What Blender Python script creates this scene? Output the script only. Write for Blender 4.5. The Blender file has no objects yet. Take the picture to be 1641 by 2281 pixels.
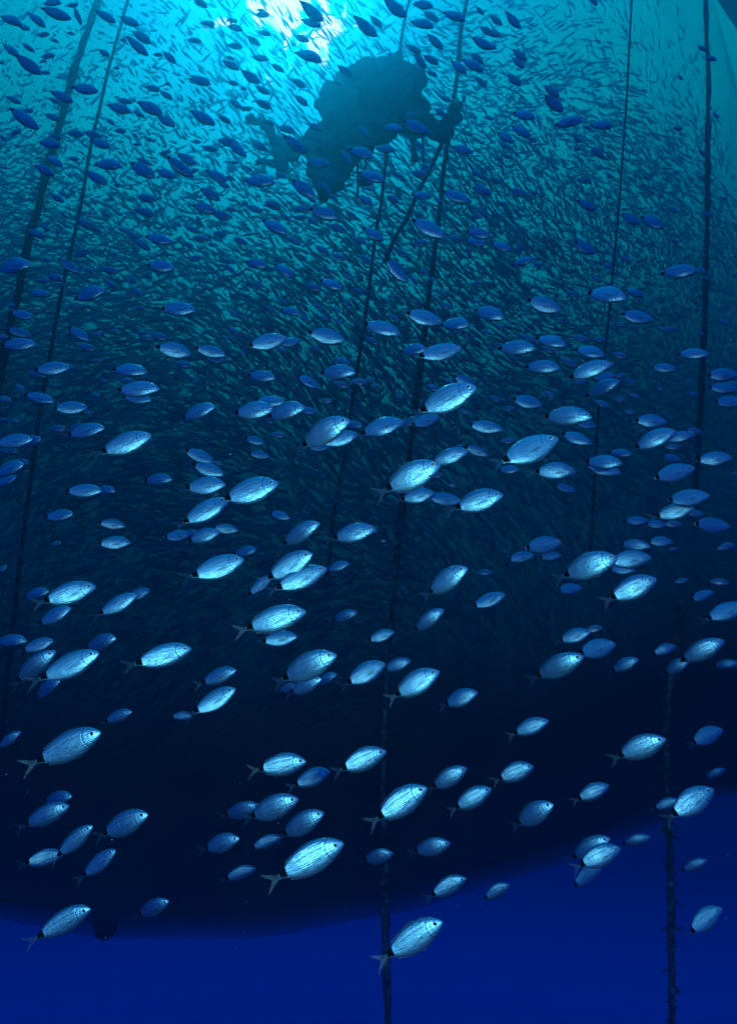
import bpy, bmesh, math, random
import numpy as np
from mathutils import Vector, Matrix
random.seed(7); rng = np.random.default_rng(7)
S = bpy.context.scene
C = S.collection
# ------------------------------------------------------------------ camera
FPX, PW, PH = 1486.0, 1641.0, 2281.0
PITCH = math.radians(20)
cam = bpy.data.objects.new('camera', bpy.data.cameras.new('camera')); C.objects.link(cam)
cam.location = (0, 0, 0); cam.rotation_euler = (math.radians(90) + PITCH, 0, 0)
cam.data.sensor_fit = 'VERTICAL'; cam.data.sensor_height = 24
cam.data.lens = 24 * FPX / PH
cam.data.clip_start = 0.05; cam.data.clip_end = 400
S.camera = cam
# ------------------------------------------------------------------ render / exposure
S.view_settings.view_transform = 'Standard'; S.view_settings.look = 'None'
S.view_settings.exposure = 0; S.view_settings.gamma = 1
S.render.engine = 'CYCLES'
cy = S.cycles
cy.use_denoising = True
try: cy.denoiser = 'OPENIMAGEDENOISE'
except Exception: pass
cy.max_bounces = 6; cy.diffuse_bounces = 3; cy.glossy_bounces = 2; cy.volume_bounces = 0
cy.transparent_max_bounces = 16; cy.transmission_bounces = 2
cy.sample_clamp_indirect = 4
# ------------------------------------------------------------------ water light (world)
SUN_EL, SUN_AZ = math.radians(58.8), math.radians(-11.5)
sund = Vector((math.sin(SUN_AZ) * math.cos(SUN_EL), math.cos(SUN_AZ) * math.cos(SUN_EL), math.sin(SUN_EL)))
W = bpy.data.worlds.new('World'); S.world = W; W.use_nodes = True
nt = W.node_tree; N = nt.nodes; L = nt.links
bg = N['Background']
tc = N.new('ShaderNodeTexCoord')
def vdot(a, vec):
    n = N.new('ShaderNodeVectorMath'); n.operation = 'DOT_PRODUCT'; L.new(a, n.inputs[0]); n.inputs[1].default_value = vec; return n.outputs['Value']
def mth(op, a, b=None, nn=None, ll=None, clamp=False):
    n = (nn or N).new('ShaderNodeMath'); n.operation = op; n.use_clamp = clamp
    for i, v in enumerate((a, b)):
        if v is None: continue
        if isinstance(v, (int, float)): n.inputs[i].default_value = v
        else: (ll or L).new(v, n.inputs[i])
    return n.outputs[0]
def ramp(fac, stops, nn=None, ll=None, interp='LINEAR'):
    n = (nn or N).new('ShaderNodeValToRGB'); (ll or L).new(fac, n.inputs[0]); cr = n.color_ramp; cr.interpolation = interp
    while len(cr.elements) < len(stops): cr.elements.new(0.5)
    for e, (p, c) in zip(cr.elements, stops):
        e.position = p; e.color = (c[0], c[1], c[2], 1) if not isinstance(c, (int, float)) else (c, c, c, 1)
    return n.outputs[0]
nrm = N.new('ShaderNodeVectorMath'); nrm.operation = 'NORMALIZE'; L.new(tc.outputs['Generated'], nrm.inputs[0])
D = nrm.outputs[0]
ang = mth('DIVIDE', mth('ARCCOSINE', vdot(D, tuple(sund))), math.pi)      # 0..1 = 0..180 degrees from the sun
WATER = [(0.0, (.00, 1.08, .95)), (6/180, (.0, 1.05, .95)), (14/180, (.0, 1.20, 1.02)), (24/180, (.0, 1.22, 1.05)), (34/180, (.0, .86, .92)), (44/180, (.0, .37, .66)), (58/180, (.0, .06, .40)), (72/180, (.0, .0, .0))]
DEPTH = [(0.0, (.0, .001, .02)), (.30, (.0, .008, .16)), (.37, (.0, .040, .54)), (.46, (.0, .060, .72)), (.50, (.0, .050, .50)), (.58, (.0, .10, .50)), (.70, (.0, .17, .68)), (.88, (.0, .33, .96)), (.93, (.0, .48, 1.2)), (.97, (.0, 1.3, 2.6)), (1.0, (.0, 1.7, 3.1))]
sep = N.new('ShaderNodeSeparateXYZ'); L.new(D, sep.inputs[0])
mxb = N.new('ShaderNodeMix'); mxb.data_type = 'RGBA'; mxb.blend_type = 'LIGHTEN'; mxb.inputs[0].default_value = 1.0
L.new(ramp(ang, WATER), mxb.inputs[6]); L.new(ramp(mth('ADD', mth('MULTIPLY', sep.outputs['Z'], .5), .5), DEPTH), mxb.inputs[7])
base = mxb.outputs[2]
# the rippled sun disc seen through the surface
nz = N.new('ShaderNodeTexNoise'); nz.inputs['Scale'].default_value = 26; nz.inputs['Detail'].default_value = 3; nz.inputs['Distortion'].default_value = 1.2
L.new(D, nz.inputs['Vector'])
fall = ramp(ang, [(0.0, 1.0), (2.2/180, .80), (4.6/180, .42), (7/180, 0.0)])
patch = ramp(mth('ADD', mth('MULTIPLY', nz.outputs['Fac'], 1.0), mth('MULTIPLY', fall, .42)), [(.70, 0.0), (.80, 1.0)])
patch2 = mth('MULTIPLY', patch, ramp(ang, [(6.5/180, 1.0), (9/180, 0.0)]))
mx = N.new('ShaderNodeMix'); mx.data_type = 'RGBA'
L.new(patch2, mx.inputs[0]); L.new(base, mx.inputs[6]); mx.inputs[7].default_value = (6.5, 3.2, 3.0, 1)
L.new(mx.outputs[2], bg.inputs['Color']); bg.inputs['Strength'].default_value = 1.0
# ------------------------------------------------------------------ sun (through the surface) and the photographer's flash
sl = bpy.data.lights.new('sun', 'SUN'); sl.energy = 1.7; sl.angle = math.radians(4); sl.color = (.10, 1.0, .85)
so = bpy.data.objects.new('sun', sl); C.objects.link(so); so.rotation_euler = sund.to_track_quat('Z', 'Y').to_euler()
for sx, en in ((-.45, 140), (.45, 140)):
    fl = bpy.data.lights.new('camera_flash', 'SPOT'); fl.energy = en; fl.color = (.34, .84, .95)
    fl.spot_size = math.radians(106); fl.spot_blend = 1.0; fl.shadow_soft_size = .06
    fo = bpy.data.objects.new('camera_flash', fl); C.objects.link(fo)
    fo.location = (sx, -.25, .12); fo.rotation_euler = (math.radians(90 + 2), 0, 0)
# ------------------------------------------------------------------ helpers
cp, sp = math.cos(PITCH), math.sin(PITCH)
def ray(x, y):
    u = (x - PW / 2) / FPX; v = (PH / 2 - y) / FPX
    return Vector((u, cp - v * sp, sp + v * cp))
def at(x, y, d):            # point d metres along the view axis
    return ray(x, y) * d
def athor(x, y, r):         # point at horizontal distance r
    q = ray(x, y); return q * (r / math.hypot(q.x, q.y))
def mesh(name, verts, faces, mats, smooth=True, idx=None):
    me = bpy.data.meshes.new(name); me.from_pydata([tuple(v) for v in verts], [], faces); me.update()
    for m in (mats if isinstance(mats, (list, tuple)) else [mats]): me.materials.append(m)
    if idx: me.polygons.foreach_set('material_index', idx)
    if smooth: me.polygons.foreach_set('use_smooth', [True] * len(me.polygons))
    return me
def link(name, me, parent=None):
    o = bpy.data.objects.new(name, me); C.objects.link(o)
    if parent: o.parent = parent
    return o
def tag(o, label=None, cat=None, group=None, kind=None):
    for k, v in (('label', label), ('category', cat), ('group', group), ('kind', kind)):
        if v: o[k] = v
    return o
def mat(name, color=(.5, .5, .5), rough=.6, metal=0.0):
    m = bpy.data.materials.new(name); m.use_nodes = True
    b = m.node_tree.nodes['Principled BSDF']
    b.inputs['Base Color'].default_value = (*color, 1); b.inputs['Roughness'].default_value = rough; b.inputs['Metallic'].default_value = metal
    return m, m.node_tree.nodes, m.node_tree.links, b
# ------------------------------------------------------------------ materials
def fish_skin():
    m, n, l, b = mat('silver_scales', (.5, .56, .6), .34, .85)
    t = n.new('ShaderNodeTexCoord'); sx = n.new('ShaderNodeSeparateXYZ'); l.new(t.outputs['Object'], sx.inputs[0])
    at_ = n.new('ShaderNodeAttribute'); at_.attribute_name = 'prof'; v = at_.outputs['Fac']        # -1 belly .. 1 back
    M = lambda op, a, c=None, clamp=False: mth(op, a, c, n, l, clamp)
    x = sx.outputs['X']; z = sx.outputs['Z']
    noi = n.new('ShaderNodeTexNoise'); noi.inputs['Scale'].default_value = 18; noi.inputs['Detail'].default_value = 4; l.new(t.outputs['Object'], noi.inputs['Vector'])
    noi2 = n.new('ShaderNodeTexNoise'); noi2.inputs['Scale'].default_value = 5; noi2.inputs['Detail'].default_value = 5; l.new(t.outputs['Object'], noi2.inputs['Vector'])
    # lengthwise scale rows
    wob = M('MULTIPLY', M('SUBTRACT', noi.outputs['Fac'], .5), .5)
    rows = M('SINE', M('ADD', M('MULTIPLY', v, 46.0), M('MULTIPLY', wob, 6)))
    rows = M('MULTIPLY', M('ADD', rows, 1.0), .5)
    trunk = ramp(x, [(.10, 0.0), (.2, 1.0), (.68, 1.0), (.74, 0.0)], n, l)
    rowmask = M('MULTIPLY', M('POWER', rows, 4.0), trunk)
    # lateral line
    ll_ = M('ABSOLUTE', M('SUBTRACT', v, M('ADD', .30, M('MULTIPLY', x, .12))))
    lat = M('MULTIPLY', ramp(ll_, [(.0, 1.0), (.05, 0.0)], n, l), trunk)
    # gill cover edge and cheek lines
    dx = M('SUBTRACT', x, .93)
    rad = M('SQRT', M('ADD', M('MULTIPLY', dx, dx), M('MULTIPLY', z, z)))
    gill = ramp(M('ABSOLUTE', M('SUBTRACT', rad, .205)), [(.0, 1.0), (.014, 0.0)], n, l)
    gill2 = ramp(M('ABSOLUTE', M('SUBTRACT', rad, .135)), [(.0, .6), (.01, 0.0)], n, l)
    dark = M('MAXIMUM', M('MAXIMUM', M('MULTIPLY', rowmask, .48), M('MULTIPLY', lat, .8)), M('MULTIPLY', M('MAXIMUM', gill, gill2), .9))
    back = ramp(v, [(.45, 0.0), (.98, 1.0)], n, l)
    spot = ramp(x, [(.035, 1.0), (.05, 1.0), (.115, 1.0), (.135, 0.0)], n, l)
    spot0 = ramp(x, [(.0, 0.0), (.008, 0.0), (.02, 1.0)], n, l)
    spot = M('MULTIPLY', M('MULTIPLY', spot, spot0), ramp(M('MULTIPLY', M('ADD', v, 1.0), .5), [(.04, 0.0), (.16, 1.0)], n, l))
    c1 = n.new('ShaderNodeMix'); c1.data_type = 'RGBA'; l.new(back, c1.inputs[0]); c1.inputs[6].default_value = (.17, .45, .60, 1); c1.inputs[7].default_value = (.05, .17, .28, 1)
    c2 = n.new('ShaderNodeMix'); c2.data_type = 'RGBA'; l.new(dark, c2.inputs[0]); l.new(c1.outputs[2], c2.inputs[6]); c2.inputs[7].default_value = (.05, .07, .09, 1)
    c3 = n.new('ShaderNodeMix'); c3.data_type = 'RGBA'; l.new(spot, c3.inputs[0]); l.new(c2.outputs[2], c3.inputs[6]); c3.inputs[7].default_value = (.004, .004, .006, 1)
    l.new(c3.outputs[2], b.inputs['Base Color'])
    l.new(M('MULTIPLY', M('SUBTRACT', 1.0, spot), .86), b.inputs['Metallic'])
    b.inputs['Coat Roughness'].default_value = .2; l.new(M('MULTIPLY', M('SUBTRACT', 1.0, spot), .8), b.inputs['Coat Weight'])
    l.new(M('MULTIPLY', M('SUBTRACT', 1.0, spot), .5), b.inputs['Specular IOR Level'])
    l.new(M('ADD', .20, M('MULTIPLY', noi2.outputs['Fac'], .40)), b.inputs['Roughness'])
    mp = n.new('ShaderNodeMapping'); mp.inputs['Scale'].default_value = (5, 5, 26); l.new(t.outputs['Object'], mp.inputs[0])
    vo = n.new('ShaderNodeTexNoise'); vo.inputs['Scale'].default_value = 1.6; vo.inputs['Detail'].default_value = 3; l.new(mp.outputs[0], vo.inputs['Vector'])
    h = M('ADD', M('MULTIPLY', vo.outputs['Fac'], .9), M('ADD', M('MULTIPLY', dark, -.35), M('MULTIPLY', noi.outputs['Fac'], .5)))
    bp = n.new('ShaderNodeBump'); bp.inputs['Strength'].default_value = .28; bp.inputs['Distance'].default_value = .006; l.new(h, bp.inputs['Height']); l.new(bp.outputs[0], b.inputs['Normal']); l.new(bp.outputs[0], b.inputs['Coat Normal'])
    return m
SKIN = fish_skin()
def fin_mat():
    m, n, l, b = mat('fin_membrane', (.03, .08, .14), .45, .1)
    t = n.new('ShaderNodeTexCoord'); w = n.new('ShaderNodeTexNoise'); w.inputs['Scale'].default_value = 30
    mp = n.new('ShaderNodeMapping'); mp.inputs['Scale'].default_value = (.3, 1, 2.5); l.new(t.outputs['Object'], mp.inputs[0]); l.new(mp.outputs[0], w.inputs['Vector'])
    l.new(ramp(w.outputs['Fac'], [(.3, .05), (.7, .30)], n, l), b.inputs['Alpha'])
    return m
FIN = fin_mat()
def eye_mat():
    m, n, l, b = mat('fish_eye', (.8, .8, .8), .12, .3)
    t = n.new('ShaderNodeTexCoord'); sx = n.new('ShaderNodeSeparateXYZ'); l.new(t.outputs['Object'], sx.inputs[0])
    M = lambda op, a, c=None: mth(op, a, c, n, l)
    r = M('SQRT', M('ADD', M('MULTIPLY', sx.outputs[0], sx.outputs[0]), M('MULTIPLY', sx.outputs[2], sx.outputs[2])))
    l.new(ramp(M('MULTIPLY', r, 20), [(.0, .002), (.46, .004), (.52, .85), (.80, .8), (.92, .1)], n, l), b.inputs['Base Color'])
    return m
EYE = eye_mat()
def cage_fish_mat():
    m, n, l, b = mat('cage_fish_skin', (.12, .26, .3), .38, .35)
    at_ = n.new('ShaderNodeAttribute'); at_.attribute_name = 'side'
    l.new(ramp(at_.outputs['Fac'], [(.0, (.5, .66, .85)), (.45, (.34, .50, .70)), (.75, (.18, .29, .42)), (1.0, (.14, .22, .28))], n, l), b.inputs['Base Color'])
    tr = n.new('ShaderNodeBsdfTranslucent'); tr.inputs[0].default_value = (.5, .80, 1.0, 1); mxs = n.new('ShaderNodeMixShader'); mxs.inputs[0].default_value = .86
    l.new(b.outputs[0], mxs.inputs[1]); l.new(tr.outputs[0], mxs.inputs[2]); l.new(mxs.outputs[0], n['Material Output'].inputs['Surface'])
    return m
CAGEFISH = cage_fish_mat()
def net_mat(name, cell, cover, col):
    m, n, l, b = mat(name, col, .8)
    uv = n.new('ShaderNodeUVMap'); sx = n.new('ShaderNodeSeparateXYZ'); l.new(uv.outputs[0], sx.inputs[0])
    M = lambda op, a, c=None: mth(op, a, c, n, l)
    no = n.new('ShaderNodeTexNoise'); no.inputs['Scale'].default_value = .6; no.inputs['Detail'].default_value = 5; l.new(uv.outputs[0], no.inputs['Vector'])
    p = M('ADD', sx.outputs[0], sx.outputs[1]); q = M('SUBTRACT', sx.outputs[0], sx.outputs[1])
    low = ramp(M('DIVIDE', sx.outputs[1], 5.0), [(.0, .05), (.06, .42), (.32, .40), (.48, .2), (.66, .06), (.9, .0)], n, l)      # lower wall: growth, plus extra cover put in as the pen's dark shade
    far = ramp(M('DIVIDE', sx.outputs[0], 2 * math.pi * 19.0), [(.24, .0), (.30, .08), (.70, .08), (.76, .0)], n, l)  # far side gets added cover standing in for darkness inside the pen
    cov = M('ADD', cover, M('MAXIMUM', low, far))
    th = M('ADD', cov, M('MULTIPLY', M('SUBTRACT', no.outputs['Fac'], .5), .09))
    g = lambda s: M('LESS_THAN', M('ABSOLUTE', M('SUBTRACT', M('FRACT', M('DIVIDE', s, cell)), .5)), th)
    k = M('MAXIMUM', g(p), g(q))
    l.new(k, b.inputs['Alpha'])
    return m
NET = net_mat('knotted_net', .030, .05, (.025, .035, .05))
FLOORNET, fn_, fl_, fb_ = mat('fouled_net', (.035, .045, .045), .95)
_n = fn_.new('ShaderNodeTexNoise'); _n.inputs['Scale'].default_value = 1.3; _n.inputs['Detail'].default_value = 6
fl_.new(ramp(_n.outputs['Fac'], [(.35, (.008, .01, .014)), (.7, (.03, .036, .04))], fn_, fl_), fb_.inputs['Base Color'])
def rope_mat():
    m, n, l, b = mat('fouled_rope', (.04, .055, .05), .9)
    t = n.new('ShaderNodeTexCoord'); no = n.new('ShaderNodeTexNoise'); no.inputs['Scale'].default_value = 14; no.inputs['Detail'].default_value = 5
    l.new(t.outputs['Object'], no.inputs['Vector'])
    l.new(ramp(no.outputs['Fac'], [(.35, (.015, .02, .02)), (.55, (.09, .11, .10)), (.7, (.30, .32, .28))], n, l), b.inputs['Base Color'])
    bp = n.new('ShaderNodeBump'); bp.inputs['Strength'].default_value = .8; bp.inputs['Distance'].default_value = .02; l.new(no.outputs['Fac'], bp.inputs['Height']); l.new(bp.outputs[0], b.inputs['Normal'])
    return m
ROPE = rope_mat()
ALGA, *_ = mat('rope_growth_weed', (.035, .06, .045), .9)
# ------------------------------------------------------------------ the net pen
CAG = Vector((-2.4, 28.2)); RAD = 19.0; ZTOP = 25.0
def cyl_hit(x, y):
    q = ray(x, y); a = q.x ** 2 + q.y ** 2; bb = -2 * (q.x * CAG.x + q.y * CAG.y); c = CAG.length_squared - RAD ** 2
    disc = bb * bb - 4 * a * c
    if disc < 0: return None
    return q * ((-bb - math.sqrt(disc)) / (2 * a))
rimpts = []
for x, y in [(0, 2050), (150, 2078), (300, 2092), (600, 2087), (900, 2032), (1100, 1970), (1250, 1922), (1450, 1842), (1600, 1772)]:
    h = cyl_hit(x, y)
    if h: rimpts.append((math.atan2(h.x - CAG.x, -(h.y - CAG.y)), h.z))
rimpts.sort()
def rim_z(th):              # th = 0 at the side nearest the camera
    th = (th + math.pi) % (2 * math.pi) - math.pi
    xs = [p[0] for p in rimpts]; zs = [p[1] for p in rimpts]
    return float(np.interp(th, [-math.pi, xs[0] - .7] + xs + [xs[-1] + .7, math.pi], [-1.5, zs[0] - .1] + zs + [zs[-1] + .3, -1.5]))
def make_pen():
    NA, NZ = 240, 26
    root = bpy.data.objects.new('net_pen', None); C.objects.link(root); root.location = (CAG.x, CAG.y, 0)
    tag(root, 'huge round fish-farm net pen crammed with fish, filling the background', 'net pen')
    vs, fs, uvs = [], [], []
    for j in range(NZ + 1):
        for i in range(NA):
            th = 2 * math.pi * i / NA; zb = rim_z(th); k = j / NZ
            z = zb + (ZTOP - zb) * k
            r = RAD + .12 * math.sin(th * 24) * math.sin(k * math.pi) + .05 * math.sin(th * 61 + z)
            vs.append((r * math.sin(th), -r * math.cos(th), z))
    for j in range(NZ):
        for i in range(NA):
            a = j * NA + i; b_ = j * NA + (i + 1) % NA
            fs.append((a, b_, b_ + NA, a + NA))
            u0, u1 = i / NA * 2 * math.pi * RAD, (i + 1) / NA * 2 * math.pi * RAD
            z0, z1 = (ZTOP + 2) * j / NZ, (ZTOP + 2) * (j + 1) / NZ
            uvs += [(u0, z0), (u1, z0), (u1, z1), (u0, z1)]
    me = mesh('net_wall', vs, fs, NET)
    uvl = me.uv_layers.new(name='UVMap'); uvl.data.foreach_set('uv', [c for p in uvs for c in p])
    link('net_wall', me, root)
    vs, fs = [], []; rings = 14
    for j in range(rings):
        k = 1 - j / rings
        for i in range(NA):
            th = 2 * math.pi * i / NA; zb = rim_z(th)
            z = (zb + .26) * k + (-2.3) * (1 - k) - .25 * math.sin(math.pi * k) + .05 * math.sin(th * 17 + j)
            vs.append((RAD * k * math.sin(th) * .999, -RAD * k * math.cos(th) * .999, z))
    vs.append((0, 0, -2.7))
    for j in range(rings - 1):
        for i in range(NA):
            a = j * NA + i; b_ = j * NA + (i + 1) % NA
            fs.append((a, a + NA, b_ + NA, b_))
    for i in range(NA): fs.append(((rings - 1) * NA + i, len(vs) - 1, (rings - 1) * NA + (i + 1) % NA))
    link('net_floor', mesh('net_floor', vs, fs, FLOORNET), root)
make_pen()
# ------------------------------------------------------------------ the crowd of farmed fish (uncountable)
def merge_fish(name, tv, tf, attr, attrname, pos, head, up, ln, material):
    tv = np.array(tv, float); nv = len(tv); n = len(pos)
    side = np.cross(up, head); side /= np.linalg.norm(side, axis=1, keepdims=True)
    upp = np.cross(head, side)
    V = (pos[:, None, :] + ln[:, None, None] * (tv[None, :, 0:1] * head[:, None, :] + tv[None, :, 1:2] * side[:, None, :] + tv[None, :, 2:3] * upp[:, None, :])).reshape(-1, 3)
    tris = np.array(tf); F = (tris[None] + (np.arange(n) * nv)[:, None, None]).reshape(-1, 3)
    me = bpy.data.meshes.new(name); me.vertices.add(len(V)); me.vertices.foreach_set('co', V.ravel())
    me.loops.add(len(F) * 3); me.loops.foreach_set('vertex_index', F.ravel().astype(np.int32))
    me.polygons.add(len(F)); me.polygons.foreach_set('loop_start', np.arange(len(F), dtype=np.int32) * 3)
    me.polygons.foreach_set('loop_total', np.full(len(F), 3, dtype=np.int32)); me.update(calc_edges=True)
    a = me.attributes.new(attrname, 'FLOAT', 'POINT'); a.data.foreach_set('value', np.tile(np.array(attr, float), n))
    me.polygons.foreach_set('use_smooth', np.ones(len(F), bool)); me.materials.append(material)
    return me
# slender bass-like fish: x along the body, z up
xs_ = [(.5, 0, 0, 0), (.36, .05, .062, -.05), (.12, .062, .095, -.085), (-.18, .045, .075, -.065), (-.38, .014, .028, -.026)]
tv, ta = [(.5, 0, 0)], [.5]
for x, w, zu, zd in xs_[1:]:
    for (yy, zz, aa) in ((w, 0.01, .35), (0, zu, 1.0), (-w, 0.01, .35), (0, zd, 0.0)):
        tv.append((x, yy, zz)); ta.append(aa)
tf = [(0, 1 + k, 1 + (k + 1) % 4) for k in range(4)]
for r in range(3):
    for k in range(4):
        a, b_ = 1 + r * 4 + k, 1 + r * 4 + (k + 1) % 4
        tf += [(a, a + 4, b_ + 4), (a, b_ + 4, b_)]
nb = len(tv); tv += [(-.55, 0, .10), (-.55, 0, -.09), (-.46, 0, 0)]; ta += [.7, .7, .7]
tf += [(14, nb, nb + 2), (16, nb + 2, nb + 1), (14, nb + 2, 16)]
NF = 84000
th = rng.normal(0.10, .72, NF); th = np.where(rng.random(NF) < .15, rng.uniform(-math.pi, math.pi, NF), th)
zz = -1.6 + 18.5 * rng.random(NF) ** 1.05
strag = rng.random(NF) < .20
th = np.where(strag, rng.uniform(-1.1, 1.45, NF), th); zz = np.where(strag, rng.uniform(3, 23.5, NF), zz)
zz = np.where((np.abs(th + .1) < .35) & (zz > 12.0) & (rng.random(NF) < .5), rng.uniform(0, 9, NF), zz)
thw = (th + math.pi) % (2 * math.pi) - math.pi
RZ = np.array([rim_z(t) for t in np.linspace(-math.pi, math.pi, 721)]); zz = np.maximum(zz, np.interp(thw, np.linspace(-math.pi, math.pi, 721), RZ) + .35 + 1.5 * rng.random(NF))
rr = RAD * (1 - np.abs(rng.normal(0, .17, NF)) - .03); rr = np.clip(rr, 2, RAD * .965)
pos = np.stack([CAG.x + rr * np.sin(th), CAG.y - rr * np.cos(th), zz], 1)
# swim round the pen, with streams that rise and dive
tang = np.stack([np.cos(th), np.sin(th), np.zeros(NF)], 1); radial = np.stack([np.sin(th), -np.cos(th), np.zeros(NF)], 1)
def wave(a, b, c, d): return np.sin(pos[:, 0] * a + pos[:, 1] * b + pos[:, 2] * c + d)
dz = -.45 + 1.0 * wave(.33, .12, .25, 1.0) + .45 * wave(-.8, .3, .7, 2.0) + rng.normal(0, .26, NF)
dr = .5 * wave(.4, -.3, .5, .3) + rng.normal(0, .3, NF)
sgn = np.where(rng.random(NF) < .1, -1, 1)[:, None]
head = tang * sgn + radial * dr[:, None] + np.array([0, 0, 1.]) * dz[:, None]
head /= np.linalg.norm(head, axis=1, keepdims=True)
up = np.tile([0, 0, 1.], (NF, 1)) + rng.normal(0, .35, (NF, 3))
me = merge_fish('farmed_fish_shoal', tv, tf, ta, 'side', pos, head, up, rng.uniform(.21, .42, NF), CAGEFISH)
tag(link('farmed_fish_shoal', me), 'dense swirling crowd of slender farmed fish packed inside the net pen', 'fish shoal', kind='stuff')
# ------------------------------------------------------------------ ropes
def rope(name, pts, rad, label, growth=0.0, dist=9.0, lumps=0.2, top=None, group='mooring ropes hanging round the net pen', perm=None, glen=.12):
    P = [athor(x, y, dist) for x, y in pts]
    if top:                                  # run on up to the surface
        d = (P[0] - P[1]).normalized(); P.insert(0, P[0] + d * ((top - P[0].z) / max(d.z, .2)))
    Q = []
    for a, b_ in zip(P, P[1:]):
        n = max(2, int((b_ - a).length / .12))
        for k in range(n): Q.append(a.lerp(b_, k / n))
    Q.append(P[-1])
    for _ in range(3): Q = [Q[0]] + [(Q[i - 1] + Q[i] * 2 + Q[i + 1]) / 4 for i in range(1, len(Q) - 1)] + [Q[-1]]
    org = Q[-1].copy()
    vs, fs = [], []; n = 12; rs = []
    ph = random.random() * 10
    lump = 0
    for i, q in enumerate(Q):
        if random.random() < .05: lump = random.uniform(.2, 1.0) * lumps
        lump *= .8
        r = rad * (1 + .18 * math.sin(i * .35 + ph) * lumps * 2 + .15 * math.sin(i * .83 + ph * 2) * lumps * 2 + lump * 2)
        rs.append(r)
        t = (Q[min(i + 1, len(Q) - 1)] - Q[max(i - 1, 0)]).normalized()
        a = t.orthogonal().normalized(); b_ = t.cross(a)
        for k in range(n):
            p = 2 * math.pi * k / n; rr_ = r * (1 + .10 * math.cos(3 * p + i * .9) + random.uniform(-.12, .12) * (lumps > .1))
            vs.append(q - org + (a * math.cos(p) + b_ * math.sin(p)) * rr_)
    for i in range(len(Q) - 1):
        for k in range(n): fs.append((i * n + k, i * n + (k + 1) % n, (i + 1) * n + (k + 1) % n, (i + 1) * n + k))
    o = link(name, mesh(name, vs, fs, ROPE)); o.location = org
    tag(o, label, 'rope', group)
    if growth > 0:
        vs, fs = [], []
        for i, q in enumerate(Q):
            dens = growth * (.4 + .6 * (0.5 + 0.5 * math.sin(i * .11 + ph)))
            for _ in range(int(dens * 40 * random.random())):
                d = Vector((random.gauss(0, 1), random.gauss(0, 1), random.gauss(-.25, .55))).normalized()
                l_ = glen * random.uniform(.4, 1.2); w = Vector((random.gauss(0, 1), random.gauss(0, 1), random.gauss(0, 1))).normalized() * .008
                s = q - org + d * rs[i] * .5 + Vector((0, 0, random.uniform(-.06, .06)))
                m_ = s + d * l_ * .6; e = s + d * l_ + Vector((0, 0, -.2 * l_))
                b0 = len(vs); vs += [s - w, s + w, m_ + w, m_ - w, e]
                fs += [(b0, b0 + 1, b0 + 2, b0 + 3), (b0 + 3, b0 + 2, b0 + 4)]
        g = link('weed_growth', mesh('weed_growth', vs, fs, ALGA), o); g['kind'] = 'stuff'
    return o
R1 = [(219, 0), (189, 88), (162, 168), (145, 236), (125, 310), (101, 388), (88, 460), (72, 504), (56, 571), (42, 652), (24, 720), (2, 830), (-20, 940), (-60, 1150), (-90, 1400)]
R2 = [(285, 0), (263, 80), (240, 160), (222, 245), (205, 310), (182, 450), (162, 544), (138, 645), (111, 797), (91, 900), (78, 1001), (64, 1102), (51, 1203), (37, 1321), (20, 1480), (0, 1700)]
R3 = [(1040, 0), (1025, 67), (1021, 135), (1014, 202), (998, 290), (994, 337), (984, 404), (979, 470), (969, 551), (955, 652), (944, 753), (934, 831), (917, 967), (908, 1050), (886, 1203), (875, 1345), (863, 1451), (853, 1620), (853, 1754), (854, 1834), (857, 2002), (859, 2137), (864, 2281), (866, 2420)]
R3B = [(911, 0), (896, 67), (890, 118), (880, 200), (866, 290), (861, 340), (855, 400), (848, 460), (839, 504), (832, 551), (821, 652), (812, 715), (805, 753), (797, 821), (785, 888), (765, 1035), (748, 1105), (738, 1190), (728, 1290)]
R3C = [(1000, 285), (987, 313), (961, 371), (937, 415), (917, 460), (905, 490), (890, 510), (869, 551), (858, 580)]
R4 = [(1406, 0), (1399, 135), (1394, 236), (1386, 337), (1378, 460), (1367, 568), (1357, 686), (1350, 753), (1330, 934), (1322, 1102), (1316, 1200), (1310, 1300)]
R5 = [(1571, 0), (1573, 101), (1578, 168), (1576, 236), (1575, 337), (1575, 460), (1571, 600), (1568, 720), (1560, 900), (1545, 1130)]
R6 = [(1520, 1330), (1503, 1450), (1495, 1512), (1486, 1560), (1482, 1630), (1482, 1700), (1486, 1780), (1488, 1850), (1492, 1918), (1494, 2002), (1494, 2137), (1496, 2281), (1498, 2420)]
rope('mooring_rope', R1, .066, 'thick shaggy weed-covered rope slanting down the far left', 1.0, 12.0, .22, 24, glen=.24)
rope('mooring_rope', R2, .031, 'thin bare rope just right of the shaggy left rope', 0, 11.0, .08, 24)
rope('mooring_rope', R3, .039, 'long lumpy rope running down the middle past the net bottom', .3, 8.8, .26, 16, glen=.09)
rope('mooring_rope', R3B, .030, 'thin rope threaded through the hanging dark bundle', 0, 8.95, .10, 16)
rope('mooring_rope', R3C, .036, 'short slanting rope under the right side of the dark bundle', 0, 8.9, .12)
rope('mooring_rope', R4, .021, 'thinnest straight rope, inner one of the two right ropes', 0, 10.6, .05, 24)
rope('mooring_rope', R5, .043, 'thick mossy rope hanging straight down near the right edge', .8, 12.3, .30, 24, glen=.09)
rope('mooring_rope', R6, .034, 'weedy rope hanging below the pen at lower right', .9, 8.6, .22, glen=.11)
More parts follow.
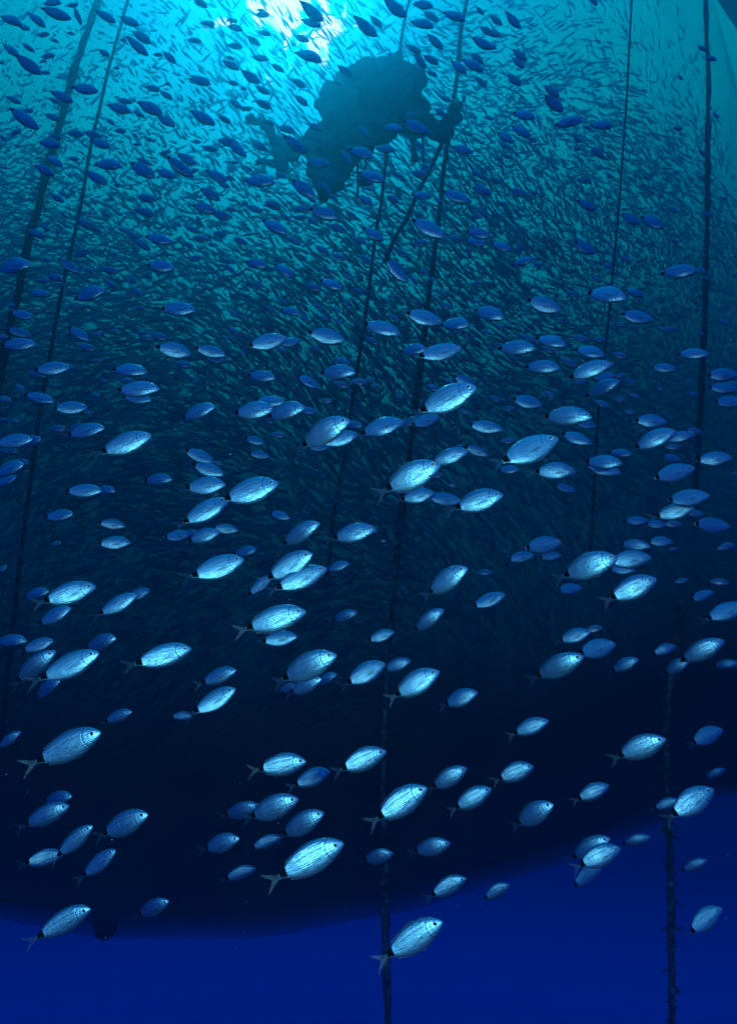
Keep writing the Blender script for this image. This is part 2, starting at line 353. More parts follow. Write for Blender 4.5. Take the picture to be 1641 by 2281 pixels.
# ------------------------------------------------------------------ the hanging bundle
def blobs(name, items, dist, material, T, voxel=.045, noise=.12):
    bm = bmesh.new(); cen = athor(*T(items[0][0], items[0][1]), dist)
    for (x, y, r) in items:
        X, Y = T(x, y); p = athor(X, Y, dist + random.uniform(-.12, .12)); depth = p.dot(Vector((0, cp, sp)))
        R_ = r * .337 * depth / FPX
        mt = Matrix.Translation(p - cen) @ Matrix.Diagonal((R_, R_ * .8, R_, 1))
        bmesh.ops.create_icosphere(bm, subdivisions=3, radius=1, matrix=mt)
    me = bpy.data.meshes.new(name); bm.to_mesh(me); bm.free(); me.materials.append(material)
    me.polygons.foreach_set('use_smooth', [True] * len(me.polygons))
    o = link(name, me); o.location = cen
    m1 = o.modifiers.new('join', 'REMESH'); m1.mode = 'VOXEL'; m1.voxel_size = voxel; m1.use_smooth_shade = True
    tx = bpy.data.textures.new('lumps', 'CLOUDS'); tx.noise_scale = .28; tx.noise_depth = 3
    m2 = o.modifiers.new('lumps', 'DISPLACE'); m2.texture = tx; m2.strength = noise * 2; m2.mid_level = .5
    return o
T01 = lambda x, y: (546 + x * .337, y * .337)
BL = [(800, 620, 190), (600, 650, 105), (680, 590, 120), (760, 530, 110), (830, 500, 110), (900, 480, 100), (960, 450, 80), (1010, 500, 110), (1080, 470, 75), (1130, 460, 55), (1120, 540, 85),
      (1165, 480, 38), (1020, 370, 28), (1022, 345, 22), (960, 375, 28), (900, 700, 190), (700, 720, 150), (1040, 640, 130), (620, 850, 120), (560, 920, 110), (460, 930, 90), (500, 1010, 110), (390, 960, 70),
      (310, 1000, 70), (230, 1030, 60), (600, 1000, 130), (580, 1110, 115), (560, 1210, 95), (530, 1290, 50), (450, 1120, 60), (640, 1120, 75), (800, 850, 130), (760, 960, 90), (680, 1010, 90), (930, 830, 100), (880, 920, 60),
      (1000, 770, 100), (1090, 790, 100), (1170, 830, 85), (1130, 720, 75), (1240, 880, 55), (1310, 870, 70), (1345, 800, 55), (1385, 735, 50), (1420, 690, 26), (1445, 655, 16), (1400, 780, 34),
      (780, 1180, 48), (800, 1200, 42), (170, 1070, 34), (120, 1080, 24), (80, 1080, 22), (40, 1080, 20), (10, 1078, 18), (240, 960, 50), (200, 920, 40), (160, 870, 32), (120, 835, 26), (80, 805, 22), (40, 785, 20), (240, 1090, 50), (490, 690, 24), (540, 740, 50), (745, 450, 24)]
MASSM, mn_, ml_, mb_ = mat('fouled_bundle_skin', (.05, .07, .06), .9)
_n = mn_.new('ShaderNodeTexNoise'); _n.inputs['Scale'].default_value = 3.0; _n.inputs['Detail'].default_value = 6
ml_.new(ramp(_n.outputs['Fac'], [(.35, (.06, .10, .10)), (.7, (.26, .32, .30))], mn_, ml_), mb_.inputs['Base Color'])
o = blobs('hanging_net_bundle', BL, 8.9, MASSM, T01)
tag(o, 'big dark lumpy bundle of netting hanging below the sun patch', 'net bundle')
# streamers under the bundle
def streamer(pts, rad, parent):
    P = [athor(*T01(*p), 8.9) - parent.location for p in pts]; vs, fs = [], []; n = 8
    Q = []
    for a, b_ in zip(P, P[1:]):
        for k in range(6): Q.append(a.lerp(b_, k / 6))
    Q.append(P[-1])
    for i, q in enumerate(Q):
        for k in range(n):
            p = 2 * math.pi * k / n; r = rad * (1 + random.uniform(-.25, .25))
            vs.append(q + Vector((math.cos(p) * r, math.sin(p) * r, 0)))
    for i in range(len(Q) - 1):
        for k in range(n): fs.append((i * n + k, i * n + (k + 1) % n, (i + 1) * n + (k + 1) % n, (i + 1) * n + k))
    fs.append(tuple(range(n))); fs.append(tuple(range(len(vs) - 1, len(vs) - n - 1, -1)))
    link('streamer', mesh('streamer', vs, fs, MASSM), parent)
streamer([(1110, 850), (1112, 950), (1118, 1060)], .055, o)
streamer([(1170, 860), (1175, 1000), (1185, 1160)], .022, o)
streamer([(740, 1080), (745, 1200), (742, 1300)], .022, o)
streamer([(800, 1000), (800, 1060), (795, 1120)], .022, o)
# weight hanging under the rim of the pen
T40 = lambda x, y: (232 + (x - 690) * .30, 2080 + (y - 930) * .34)
w = blobs('sinker_weight', [(690, 940, 45), (655, 915, 42), (735, 920, 38), (690, 870, 60), (640, 860, 45), (745, 865, 40), (700, 965, 25), (690, 800, 70)], 9.8, FLOORNET, T40, .03, .08)
tag(w, 'dark lumpy sinker weight bulging under the lower left edge of the net', 'weight')
# boat at the surface, top right corner
def boat():
    root_p = athor(1640, -30, 21.0); vs, fs = [], []
    NS, NR = 30, 14
    for i in range(NS + 1):
        t = i / NS; x = -9 + 18 * t; w_ = 2.6 * (math.sin(math.pi * min(1, t * 1.5) / 2) ** .7) * (1 - max(0, t - .95) * 4); d_ = 1.7 * (.35 + .65 * min(1, t * 3))
        for k in range(NR + 1):
            a = math.pi * k / NR
            vs.append((x, -w_ * math.cos(a), -.8 * d_ * (abs(math.sin(a)) ** .6)))
    for i in range(NS):
        for k in range(NR):
            a = i * (NR + 1) + k; fs.append((a, a + 1, a + NR + 2, a + NR + 1))
    hm, *_ = mat('dark_hull_paint', (.02, .03, .05), .6)
    o = link('work_boat', mesh('work_boat', vs, fs, hm)); o.location = (root_p.x, root_p.y, 15.9); return o
bo = boat()
P1, P2, P3 = (ray(*q) * (ZTOP / ray(*q).z) for q in ((1530, 0), (1641, 118), (1641, 0)))
ax = (P2 - P1).normalized(); nn_ = Vector((-ax.y, ax.x, 0)); nn_ = nn_ if nn_.dot(P3 - P1) > 0 else -nn_
bo.rotation_euler[2] = math.atan2(ax.y, ax.x); q_ = (P1 + P2) / 2 + nn_ * 2.9; bo.location = (q_.x, q_.y, ZTOP + .6)
tag(bo, 'dark boat hull floating on the surface in the top right corner', 'boat')
# ------------------------------------------------------------------ the free-swimming school: one line per survey tile of the photograph
# (tile origin x, y) then  x y length angle ; angle > 0 = nose up, swimming to the right
SURVEY = {
(0, 0): "345 15 120 -8;75 130 150 -30;245 130 120 -45;375 95 165 -12;515 105 100 -70;480 35 70 5;700 110 125 -30;860 145 115 -15;935 245 130 -35;910 310 145 -35;290 230 75 10;470 222 50 -10;75 330 115 -45;188 315 80 -35;195 435 155 -30;320 370 90 10;285 405 50 25;300 480 60 -5;10 415 40 0;690 350 80 -35;770 450 45 0;815 265 45 0;1120 380 105 -42;1045 362 60 0;565 590 160 -8;415 645 125 -15;360 665 70 -20;92 660 95 -25;165 790 175 -30;350 775 100 -20;105 875 80 20;15 905 60 -45;1010 585 95 -10;1105 555 40 0;1100 630 90 -35;825 670 90 -10;790 718 145 -15;995 718 150 -18;920 755 75 -30;1100 800 120 -25;795 865 75 -5;925 840 35 80;1217 857 30 80;1322 535 135 -15;1340 780 160 -25;1485 790 85 -30;1540 550 75 -15;1525 430 115 -28;1325 20 100 -30;1375 155 90 -5;1555 185 95 -15;1285 268 90 -5;1555 305 90 -10;1554 680 65 -25;1610 720 60 -10;500 885 110 -5;615 890 110 -15;665 950 125 -20;330 950 140 -12;360 910 90 5;905 955 55 0;1300 937 60 -5;1385 982 95 -10;1512 940 130 -10;1570 990 130 -35;360 1060 120 -40;295 1125 130 -25;715 1085 165 -12;640 1180 130 -28;950 1070 100 -25;945 1125 165 -30;1100 1150 125 -20;1095 1010 70 15;1190 1110 180 -28;1235 1055 120 -25;1285 1130 60 20;1430 1165 140 -22;1480 1225 80 -20;1520 1180 70 -15;1545 1075 60 -10;1390 1285 130 -30;970 1310 115 -15;775 1220 45 -30;380 1310 95 -30;740 1310 45 -40",
(546, 0): "440 85 160 -28;435 152 125 -18;115 98 90 0;130 220 80 -15;375 255 100 -20;420 365 175 -32;55 270 95 -35;100 385 105 -8;215 450 90 -30;40 515 120 -25;115 595 100 -30;355 550 95 -30;370 665 95 -38;120 690 110 -25;10 720 55 -15;156 810 80 -20;275 855 110 -15;330 960 160 -25;100 970 95 -30;465 840 100 -20;485 1080 135 -3;95 1195 190 -10;235 1160 80 -20;385 1250 170 -35;440 1320 70 -30;795 185 165 -28;865 145 100 -45;990 60 165 -25;1175 35 125 0;1230 110 110 -35;1170 155 155 -22;1380 105 150 -25;1255 280 120 -35;1110 325 105 -25;1226 395 110 -30;1150 400 120 -45;1230 485 80 -25;1410 445 125 -38;1505 430 150 -35;1530 385 100 -40;1555 540 95 -42;1595 205 95 -35;1570 295 150 -10;1325 655 80 -20;1290 745 90 -35;1610 780 60 -25;660 470 110 -35;1125 845 170 -15;975 845 125 -8;1095 760 75 -5;785 870 100 -45;765 1010 155 -20;925 985 120 -3;670 1040 110 -55;835 1165 175 -25;1435 990 130 -15;1185 1095 60 -20;1150 1150 110 -10;1025 1170 85 -40;1165 1290 125 -20;1395 1305 180 -12;1565 1265 125 -10;795 1325 110 -35;975 1315 90 -30;525 1240 100 -45;1530 1150 80 -30;180 1345 100 -10;1150 960 80 -35",
(1091, 0): "40 135 95 -38;150 140 125 -35;25 225 100 -15;15 310 60 -20;195 365 115 -40;186 415 105 -40;160 530 110 -42;405 605 115 -35;420 690 140 -32;225 760 140 -18;205 870 130 -22;100 905 120 -40;100 965 85 -30;515 805 170 0;735 828 135 -12;570 910 90 -45;710 1010 110 -40;190 1275 115 -25;640 1195 70 -30;40 1195 80 -25",
(0, 450): "1350 45 140 -8;1465 90 120 -15;1525 48 65 -20;697 80 60 -30;787 78 50 -15;885 78 40 -20;960 70 115 -15;575 150 115 -25;245 210 115 -20;300 172 65 -30;380 195 45 -75;885 225 85 -40;945 285 110 -35;1050 245 165 -15;1130 268 60 -10;1270 180 90 -25;1330 245 105 -5;1405 283 65 -15;1455 212 80 -20;1315 122 50 -60;1590 260 90 -25;1248 285 60 -40;1285 370 80 10;540 340 110 20;455 425 130 -28;590 450 75 -10;365 500 110 -15;415 545 50 -10;725 450 110 -10;790 385 50 -35;1065 428 165 -3;992 485 45 -70;875 520 65 -50;910 595 80 -35;735 545 80 -40;1525 445 80 -45;1450 498 60 -50;1510 390 60 -20;85 420 225 0;265 605 125 -3;590 605 200 8;150 750 130 -5;128 868 130 -12;125 945 200 3;10 895 90 0;525 875 135 -28;572 962 115 -12;1180 710 210 -2;1540 740 75 -40;1050 890 115 -15;965 895 70 -10;1150 985 210 -10;1395 995 180 -8;1430 1045 110 -5;1210 1075 110 -10;1370 1140 75 80;860 1110 215 -13;350 1105 205 8;245 1140 115 -12;138 1235 75 -50;265 1300 170 -10;25 1305 100 -10;915 1240 255 3;910 1300 170 -3;686 1185 60 -10;310 385 60 -20;840 1180 80 -10",
(546, 450): "60 45 105 -20;185 28 100 -12;370 50 100 -5;520 80 175 -12;270 105 80 -30;356 108 65 -20;445 125 85 -35;705 85 70 -35;605 168 100 -15;195 165 175 -28;321 258 95 -30;75 410 145 -15;260 455 145 -38;225 378 65 -20;511 325 110 -40;620 365 90 -25;845 215 145 -30;750 255 95 -20;555 460 75 -20;572 545 155 -28;455 565 110 -20;670 495 70 -30;750 590 75 -25;800 385 100 -40;1000 460 180 -40;1110 515 80 -55;1035 340 100 -25;1210 180 230 -25;1155 275 95 10;1385 240 90 -10;1540 210 160 -15;1520 265 130 -15;1475 330 75 -80;1570 75 90 -40;1515 540 65 15;1180 465 75 -15;1310 605 65 -30;1330 690 80 -15;300 725 130 -10;395 765 75 -55;490 700 80 -25;600 710 60 -20;165 705 60 -25;515 765 70 -20;610 790 70 -20;905 838 240 -18;1180 770 230 -12;1385 805 190 -8;1610 735 205 -22;540 895 220 -6;150 930 235 17;290 930 140 15;840 920 90 -25;770 840 45 80;1110 975 170 -3;1290 1000 265 17;640 1055 110 -15;610 1125 230 -2;110 1155 175 -5;415 1190 150 -28;635 1210 100 -15;755 1190 110 -5;1020 1080 45 80;985 765 80 -30;540 1315 75 0;1345 1185 75 -25;1450 1190 150 -25;1245 1230 95 -20;1342 1306 362 27;165 1320 190 -3;1590 860 70 -20",
(1091, 450): "635 25 130 -18;925 115 125 -20;1070 135 155 -25;75 295 140 -20;190 305 75 -75;625 305 145 -25;215 395 135 12;1250 460 205 -2;770 610 240 -15;955 600 120 -28;355 685 215 -15;545 610 80 -20;970 765 195 -5;1540 790 75 -35;175 965 235 -3;405 920 195 -22;390 980 90 -25;255 905 110 -25;590 900 100 -15;725 912 80 0;660 990 190 -18;855 1015 95 -20;350 1090 215 -8;525 1065 110 -28;665 1110 260 15;745 1155 140 10;740 1230 215 20;600 1190 90 0;925 1190 90 -30;1340 1005 180 -2;1145 1100 150 -5;1535 1145 180 2;1535 1235 165 -3;1600 1210 100 -10;1580 1325 170 5;395 1275 85 -30;245 1325 185 -10;740 1335 100 -25;860 1310 70 -15;955 1285 75 -20;30 1300 80 -20;460 780 70 -30;895 380 80 -40;700 510 80 -30;70 830 60 -20",
(0, 900): "470 30 190 5;1310 50 225 15;20 105 60 0;385 165 100 0;570 180 230 12;510 150 100 10;100 250 215 12;200 250 150 15;60 310 110 -5;840 265 310 22;60 430 200 20;140 385 100 -10;40 510 140 25;1320 350 185 -18;1380 440 190 -12;1045 500 180 0;1360 545 240 8;560 578 205 5;690 570 140 -5;1365 710 300 30;1665 578 335 20;395 740 165 12;745 800 150 -5;760 922 185 5;1175 875 150 12;1250 860 120 15;1350 873 200 15;1495 830 150 -3;1620 975 150 8;1450 1085 310 24;10 1095 80 30;465 1255 300 18;240 1255 160 12;785 1325 245 30;915 1260 150 22",
(546, 900): "60 45 250 5;270 45 245 8;410 45 120 -12;525 185 340 24;710 140 130 -5;630 235 230 18;490 290 130 5;905 155 280 13;1085 120 110 40;1190 115 180 22;65 245 125 -10;215 205 90 -5;95 340 125 -5;1590 157 205 -5;1350 350 240 18;1530 315 150 -18;1105 480 365 25;1260 475 90 10;1140 610 210 12;1320 635 210 -3;1545 644 296 18;230 740 130 -12;365 855 270 28;720 855 270 12;840 835 80 -20;915 905 40 0;305 1070 300 33;375 1155 330 25;105 1200 180 40;615 1075 150 15;1335 1165 290 33;1590 1115 90 0;1615 1300 205 25;1370 540 50 -10",
(1091, 900): "510 80 290 -3;640 140 120 -3;570 230 190 -18;265 310 370 28;120 245 90 0;125 435 130 0;1060 115 190 -3;1090 230 250 20;1250 220 180 8;1351 180 95 -15;1210 285 90 0;860 325 140 -8;1200 360 120 -10;750 385 215 -5;745 430 215 -12;430 445 240 0;1480 365 200 5;1215 460 250 18;1310 625 235 12;1220 715 220 15;1355 725 110 -10;495 560 130 -12;965 775 140 0;1095 798 120 -3;1215 798 110 -5;1460 805 220 0;350 935 235 12;205 1015 160 12;400 1010 130 8;960 935 175 -5;1125 912 145 0;1210 960 60 0;1560 945 110 12;660 1070 330 18;925 1030 245 8;870 1095 150 -3;945 1220 290 25;525 1225 150 10;1265 1170 80 10;1515 1180 110 -5;1400 1270 145 22;1625 460 60 0",
(0, 1350): "365 65 205 28;75 230 190 0;255 262 180 20;660 245 220 18;1090 330 320 18;235 400 285 38;475 395 347 28;310 545 200 30;1450 465 220 22;1430 625 265 35;1205 730 125 0;785 730 170 22;470 925 385 27;65 885 150 38;380 1275 185 12",
(546, 1350): "205 90 375 17;235 220 205 12;660 68 165 18;900 200 170 20;1215 90 220 35;420 400 370 24;400 525 220 25;530 485 160 25;280 540 110 20;800 445 260 30;1005 392 175 20;1135 510 305 30;1425 610 215 22;250 1050 285 10;445 1135 225 22;785 1015 285 22;1350 1135 240 32;1505 1270 250 30",
(1091, 1350): "560 200 190 18;685 155 110 12;455 400 320 25;705 285 240 18;890 390 175 25;1150 290 145 20;1405 295 270 28;1235 400 170 30;1565 388 145 8;1560 40 250 22;270 800 225 22;1000 935 300 22;1430 860 210 25;1485 1110 130 30;170 1100 225 22;680 1230 210 25;1165 1310 160 20;1335 1295 305 33",
(0, 1800): "310 48 270 25;830 105 300 25;505 210 240 42;300 330 200 12;665 360 225 42;1465 235 235 18;1590 432 190 18;440 745 300 27;1010 665 220 28;1600 20 230 20",
(546, 1800): "190 0 316 23;380 105 290 30;140 225 180 18;440 335 420 28;880 325 190 20;1235 262 230 18;1345 515 230 25;1125 855 380 32;1040 -40 340 32",
(1091, 1800): "292 40 271 30;665 265 265 30;725 320 270 25;970 215 170 18;640 450 200 28;1350 380 165 25;1425 735 235 35;45 550 175 28"}
FISH = []
for (ox, oy), s in SURVEY.items():
    for e in s.split(';'):
        x, y, l_, a = map(float, e.split()); FISH.append([ox + x * .337, oy + y * .337, l_ * .337, a])
FISH.sort(key=lambda f: -f[2])
BIG, SMALL = FISH[:300], FISH[300:]
def place(f):
    """position, scale (metres of body) and axes of a fish"""
    x, y, l_, a = f
    l_ *= 1.10
    real = .178 + random.uniform(-.012, .012)
    d = real * FPX / l_
    d = min(d, 6.6 + random.uniform(-.5, .6)); real = l_ * d / FPX
    ar = math.radians(a)
    p0 = at(x - math.cos(ar) * l_ / 2, y + math.sin(ar) * l_ / 2, d); p1 = at(x + math.cos(ar) * l_ / 2, y - math.sin(ar) * l_ / 2, d)
    c = (p0 + p1) / 2; h = (p1 - p0).normalized(); F = c.normalized()
    h = (h - F * h.dot(F) * .5 + F * random.uniform(-.24, .10)).normalized()
    kk = float(np.interp(y, [500, 850], [.25, .75])); camup = Vector((0, -sp, cp)); up = (Vector((0, 0, 1)) * kk + camup * (1 - kk) + F * random.uniform(-.12, .12)).normalized()
    side = up.cross(h).normalized(); up = h.cross(side)
    return c, real, h, side, up
# ---- body template: x from 0 (tail root) to 1 (snout), y thickness, z height
PT = [0, .012, .035, .07, .11, .16, .22, .30, .40, .50, .60, .70, .79, .86, .92, .96, 1.0]      # from the snout back
PU = [0, .026, .048, .075, .103, .132, .158, .184, .203, .207, .196, .172, .136, .100, .062, .042, .040]
PD = [0, .024, .044, .070, .094, .118, .140, .163, .182, .188, .180, .156, .120, .084, .050, .036, .038]
PWD = [0, .016, .028, .043, .056, .068, .077, .084, .086, .083, .075, .062, .046, .032, .020, .014, .009]
def bendy(x, b): return b * ((1 - x) ** 2) * .16 - b * .03
def make_body(b, plump=1.0):
    vs, fs, at_ = [], [], []; n = 20
    for t, u, d_, w in zip(PT, PU, PD, PWD):
        x = 1 - t
        for k in range(n):
            p = 2 * math.pi * k / n; s_, c_ = math.sin(p), math.cos(p)
            zz = (u if s_ > 0 else d_) * s_ * plump * 1.12
            yy = w * math.copysign(abs(c_) ** .85, c_)
            zc = -.018 * max(0, (x - .8) / .2) ** 2          # snout sits a little low
            vs.append((x, yy + bendy(x, b), zz + zc)); at_.append(s_)
    for i in range(len(PT) - 1):
        for k in range(n): fs.append((i * n + k, i * n + (k + 1) % n, (i + 1) * n + (k + 1) % n, (i + 1) * n + k))
    fs.append(tuple(range((len(PT) - 1) * n, len(PT) * n)))
    me = mesh('body', vs, fs, SKIN); a = me.attributes.new('prof', 'FLOAT', 'POINT'); a.data.foreach_set('value', at_)
    bm = bmesh.new(); bm.from_mesh(me); bmesh.ops.remove_doubles(bm, verts=bm.verts, dist=1e-5); bmesh.ops.recalc_face_normals(bm, faces=bm.faces); bm.to_mesh(me); bm.free()
    return me
def fan(name, outline, thick=.0035, y0=0.0, b=0.0, tilt=0.0):
    """thin solid fin from an (x, z) outline"""
    vs = []
    for s in (1, -1):
        for (x, z) in outline: vs.append((x, y0 + bendy(x, b) + tilt * max(0, (.62 - x)) + s * thick / 2, z))
    n = len(outline); fs = [tuple(range(n)), tuple(range(2 * n - 1, n - 1, -1))]
    for i in range(n): fs.append((i, (i + 1) % n, n + (i + 1) % n, n + i))
    me = mesh(name, vs, fs, FIN, smooth=False); bm = bmesh.new(); bm.from_mesh(me); bmesh.ops.triangulate(bm, faces=bm.faces); bmesh.ops.recalc_face_normals(bm, faces=bm.faces); bm.to_mesh(me); bm.free()
    return me
def prof(x, up=True): return float(np.interp(1 - x, PT, PU if up else PD))
def eye_mesh():
    bm = bmesh.new(); bmesh.ops.create_uvsphere(bm, u_segments=16, v_segments=10, radius=.036, matrix=Matrix.Diagonal((1, .45, 1, 1)))
    me = bpy.data.meshes.new('eye'); bm.to_mesh(me); bm.free(); me.materials.append(EYE); me.polygons.foreach_set('use_smooth', [True] * len(me.polygons)); return me
EYEM = eye_mesh()
VAR = []
for b, plump in ((0, 1.0), (.6, .97), (-.6, 1.03), (1.2, .95), (-1.2, 1.0), (1.8, .98), (-1.9, 1.02)):
    V = {'body': make_body(b, plump)}
    V['tail_fin'] = fan('tail_fin', [(x * .88, z * .82) for x, z in [(.012, .034), (-.06, .062), (-.14, .115), (-.255, .185), (-.20, .10), (-.135, .035), (-.115, .0), (-.135, -.035), (-.195, -.105), (-.245, -.19), (-.135, -.115), (-.055, -.06), (.012, -.034)]], b=b)
    top = [(x, prof(x) * plump - .008) for x in (.66, .55, .45, .35, .25, .17)]
    edge = [(.13, prof(.17) + .022), (.25, prof(.25) + .030), (.35, prof(.35) + .028), (.45, prof(.45) + .034), (.55, prof(.55) + .034), (.64, prof(.64) + .014)]
    V['dorsal_fin'] = fan('dorsal_fin', top + edge, b=b)
    bot = [(x, -prof(x, False) * plump + .008) for x in (.40, .33, .25, .17)]
    edge = [(.13, -prof(.17, False) - .02), (.25, -prof(.25, False) - .026), (.33, -prof(.33, False) - .03), (.39, -prof(.39, False) - .026)]
    V['anal_fin'] = fan('anal_fin', bot + edge, b=b)
    V['pectoral_fin'] = [fan('pectoral_fin', [(.70, -.035), (.66, -.015), (.54, -.03), (.44, -.075), (.50, -.078), (.60, -.072), (.68, -.06)], y0=s * .082, b=b, tilt=s * .22) for s in (1, -1)]
    V['pelvic_fin'] = fan('pelvic_fin', [(.66, -prof(.66, False) * plump + .006), (.60, -prof(.6, False) * plump + .004), (.52, -prof(.55, False) - .03), (.58, -prof(.58, False) - .035)], b=b)
    V['b'] = b; VAR.append(V)
def rope_x(P, y): return float(np.interp(y, [p[1] for p in P], [p[0] for p in P]))
# ---- words that single each fish out
def zone(x, y):
    if y < 1180:
        a, b_, c_, d_, e = (rope_x(R, y) for R in (R1, R2, R3, R4, R5))
        if x < a: return 'left of the shaggy left rope'
        if x < b_: return 'between the two left ropes'
        if x < (b_ + c_) / 2: return 'just right of the left ropes'
        if x < c_: return 'left of the middle rope'
        if x < d_: return 'right of the middle rope'
        if x < e: return 'between the two right ropes'
        return 'beyond the right ropes'
    m = rope_x(R3, y); r = rope_x(R6, max(y, 1330))
    if x < m / 2: return 'in the left quarter'
    if x < m: return 'left of the middle rope'
    if y > 1480 and x > r: return 'beyond the lower right rope'
    return 'right of the middle rope'
def band(y):
    for lim, nm in ((240, 'beneath the bright surface'), (460, 'level with the dark bundle'), (700, 'under the dark bundle'), (920, 'above mid-picture'), (1180, 'at mid-picture'), (1480, 'over the blackening net'), (1760, 'over the blackest water'), (2400, 'near the net bottom')):
        if y < lim: return nm
def size(l_): return 'tiny' if l_ < 42 else 'small' if l_ < 56 else 'middling' if l_ < 82 else 'large' if l_ < 104 else 'biggest'
def tone(y): return 'dark' if y < 420 else 'blue' if y < 900 else 'silvery'
def tilt(a): return 'steep' if abs(a) > 50 else 'nose-down' if a < -18 else 'level' if a <= 10 else 'nose-up'
ORD = ['first', 'second', 'third', 'fourth', 'fifth', 'sixth', 'seventh', 'eighth', 'ninth', 'tenth', 'eleventh', 'twelfth', 'thirteenth', 'fourteenth', 'fifteenth', 'sixteenth']
keys = {}
for i, f in enumerate(BIG): keys.setdefault((size(f[2]), tone(f[1]), tilt(f[3]), zone(f[0], f[1]), band(f[1])), []).append(i)
LABEL = {}
for k, idx in keys.items():
    idx.sort(key=lambda i: BIG[i][0])
    for r, i in enumerate(idx):
        base_ = f"{k[0]} {k[1]} fish, {k[2]}, {k[3]}, {k[4]}"
        if len(idx) > 1: base_ = (('leftmost ' if r == 0 else 'rightmost ' if r == len(idx) - 1 else ORD[r] + '-from-left ') + base_)
        LABEL[i] = base_
SPECIAL = {(694, 1913): 'biggest big-eyed fish above the net bottom, left of the middle rope', (925, 2088): 'big bright-headed fish lowest of all, beside the middle rope in open blue water',
           (1315, 1260): 'brightest pinkish-silver striped fish, right of centre over the dark net', (158, 1662): 'very large striped fish alone in the black water at far left',
           (998, 890): 'large silver fish with glittering belly, crossing a teal fish at picture centre right', (1181, 1004): 'largest plump blue fish nose-up with sparkling belly, right of the middle rope'}
for (sx, sy), t in SPECIAL.items():
    i = min(range(len(BIG)), key=lambda i: (BIG[i][0] - sx) ** 2 + (BIG[i][1] - sy) ** 2); LABEL[i] = t
assert len(set(LABEL.values())) == len(BIG), 'labels repeat'
assert all(4 <= len(t.split()) <= 16 for t in LABEL.values()), [t for t in LABEL.values() if len(t.split()) > 16][:5]
for i, f in enumerate(BIG):
    c, real, h, side, up = place(f)
    V = random.choice(VAR); s = real
    root = bpy.data.objects.new('seabream', None); C.objects.link(root)
    root.empty_display_size = .05
    R = Matrix((h, side, up)).transposed().to_4x4()
    root.matrix_world = Matrix.Translation(c - h * s * .5) @ R @ Matrix.Diagonal((s, s, s * random.uniform(.94, 1.10), 1))
    tag(root, LABEL[i], 'fish', 'silver seabream swimming freely outside the net')
    link('body', V['body'], root); link('tail_fin', V['tail_fin'], root)
    if f[2] > 38:
        link('dorsal_fin', V['dorsal_fin'], root); link('anal_fin', V['anal_fin'], root)
        for sgn_ in (1, -1):
            e = link('eye', EYEM, root); e.location = (.885, sgn_ * .052 + bendy(.885, V['b']), .022)
    if f[2] > 50:
        link('pectoral_fin', V['pectoral_fin'][0], root); link('pectoral_fin', V['pectoral_fin'][1], root); link('pelvic_fin', V['pelvic_fin'], root)
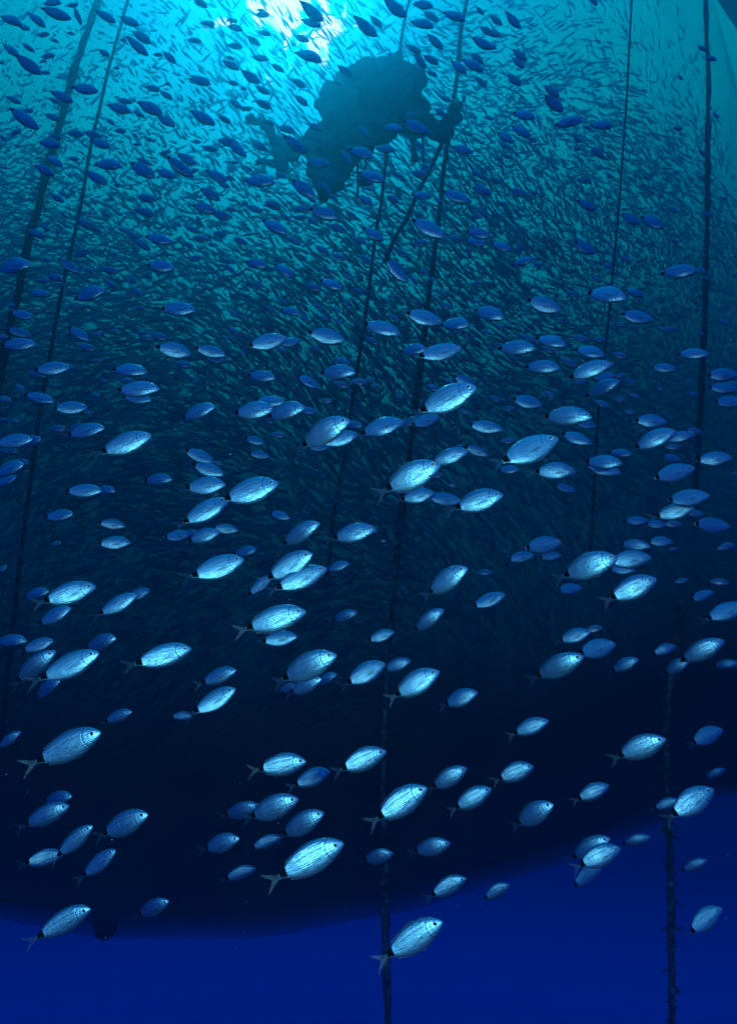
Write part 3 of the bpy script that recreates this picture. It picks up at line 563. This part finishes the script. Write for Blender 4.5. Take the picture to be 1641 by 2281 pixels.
# the smallest, uncounted ones
vs, fs, at_, mi = [], [], [], []
bm_ = VAR[0]['body']; bv = [v.co.copy() for v in bm_.vertices]; bf = [tuple(p.vertices) for p in bm_.polygons]; ba = [d.value for d in bm_.attributes['prof'].data]
tv_ = [v.co.copy() for v in VAR[0]['tail_fin'].vertices]; tf_ = [tuple(p.vertices) for p in VAR[0]['tail_fin'].polygons]
for _ in range(150):        # more of the tiny ones, thinning downwards
    y_ = random.choice((random.uniform(0, 520), random.uniform(300, 950), random.gauss(760, 160)))
    SMALL.append([random.uniform(0, PW), y_, random.uniform(13, 25), random.gauss(float(np.interp(y_, [0, 500, 900, 1200], [-28, -20, -10, 8])), 14)])
for f in SMALL:
    c, real, h, side, up = place(f); o0 = c - h * real * .5
    for (VV, FF, AA, m_) in ((bv, bf, ba, 0), (tv_, tf_, [0] * len(tv_), 1)):
        b0 = len(vs)
        vs += [o0 + (h * v.x + side * v.y + up * v.z) * real for v in VV]; at_ += AA
        fs += [tuple(b0 + k for k in q) for q in FF]; mi += [m_] * len(FF)
SK2 = mat('small_fish_skin', (.30, .38, .44), .35, .6)[0]
me = mesh('small_seabream', vs, fs, [SK2, FIN], True, mi)
tag(link('small_seabream', me), 'scattered smallest far-off seabream among the bigger ones outside the net', 'small fish', kind='stuff')
# drifting specks in the water
def specks():
    vs, fs = [], []
    for _ in range(1500):
        d = random.uniform(1.5, 8.5); p = at(random.uniform(-60, 1700), random.uniform(-40, 2320), d); r = random.uniform(.0008, .0034) * (.4 + d / 8)
        b0 = len(vs); q = [Vector((random.gauss(0, 1), random.gauss(0, 1), random.gauss(0, 1))).normalized() * r for _ in range(4)]
        vs.extend([p + q_ for q_ in q]); fs.extend([(b0, b0 + 1, b0 + 2), (b0, b0 + 2, b0 + 3), (b0, b0 + 3, b0 + 1), (b0 + 1, b0 + 3, b0 + 2)])
    m = mat('drifting_speck', (.8, .85, .85), .6)[0]
    tag(link('drifting_particles', mesh('drifting_particles', vs, fs, m)), 'fine pale specks drifting in the water', 'particles', kind='stuff')
specks()
# ------------------------------------------------------------------ the water itself
def haze():
    x0, x1, y0, y1, z0, z1 = -36, 40, -6, 56, -8, 29
    vs = [(x, y, z) for x in (x0, x1) for y in (y0, y1) for z in (z0, z1)]
    fs = [(0, 1, 3, 2), (4, 6, 7, 5), (0, 4, 5, 1), (2, 3, 7, 6), (0, 2, 6, 4), (1, 5, 7, 3)]
    m = bpy.data.materials.new('sea_water'); m.use_nodes = True; n = m.node_tree.nodes; n.remove(n['Principled BSDF'])
    v = n.new('ShaderNodeVolumePrincipled'); v.inputs['Color'].default_value = (.02, .47, .98, 1); v.inputs['Density'].default_value = HAZE_DENSITY
    v.inputs['Anisotropy'].default_value = .86
    m.node_tree.links.new(v.outputs[0], n['Material Output'].inputs['Volume'])
    me = bpy.data.meshes.new('haze'); me.from_pydata(vs, [], fs); me.materials.append(m)
    tag(link('haze', me), 'blue sea water that veils far things', 'water haze', kind='stuff')
HAZE_DENSITY = .055
haze()
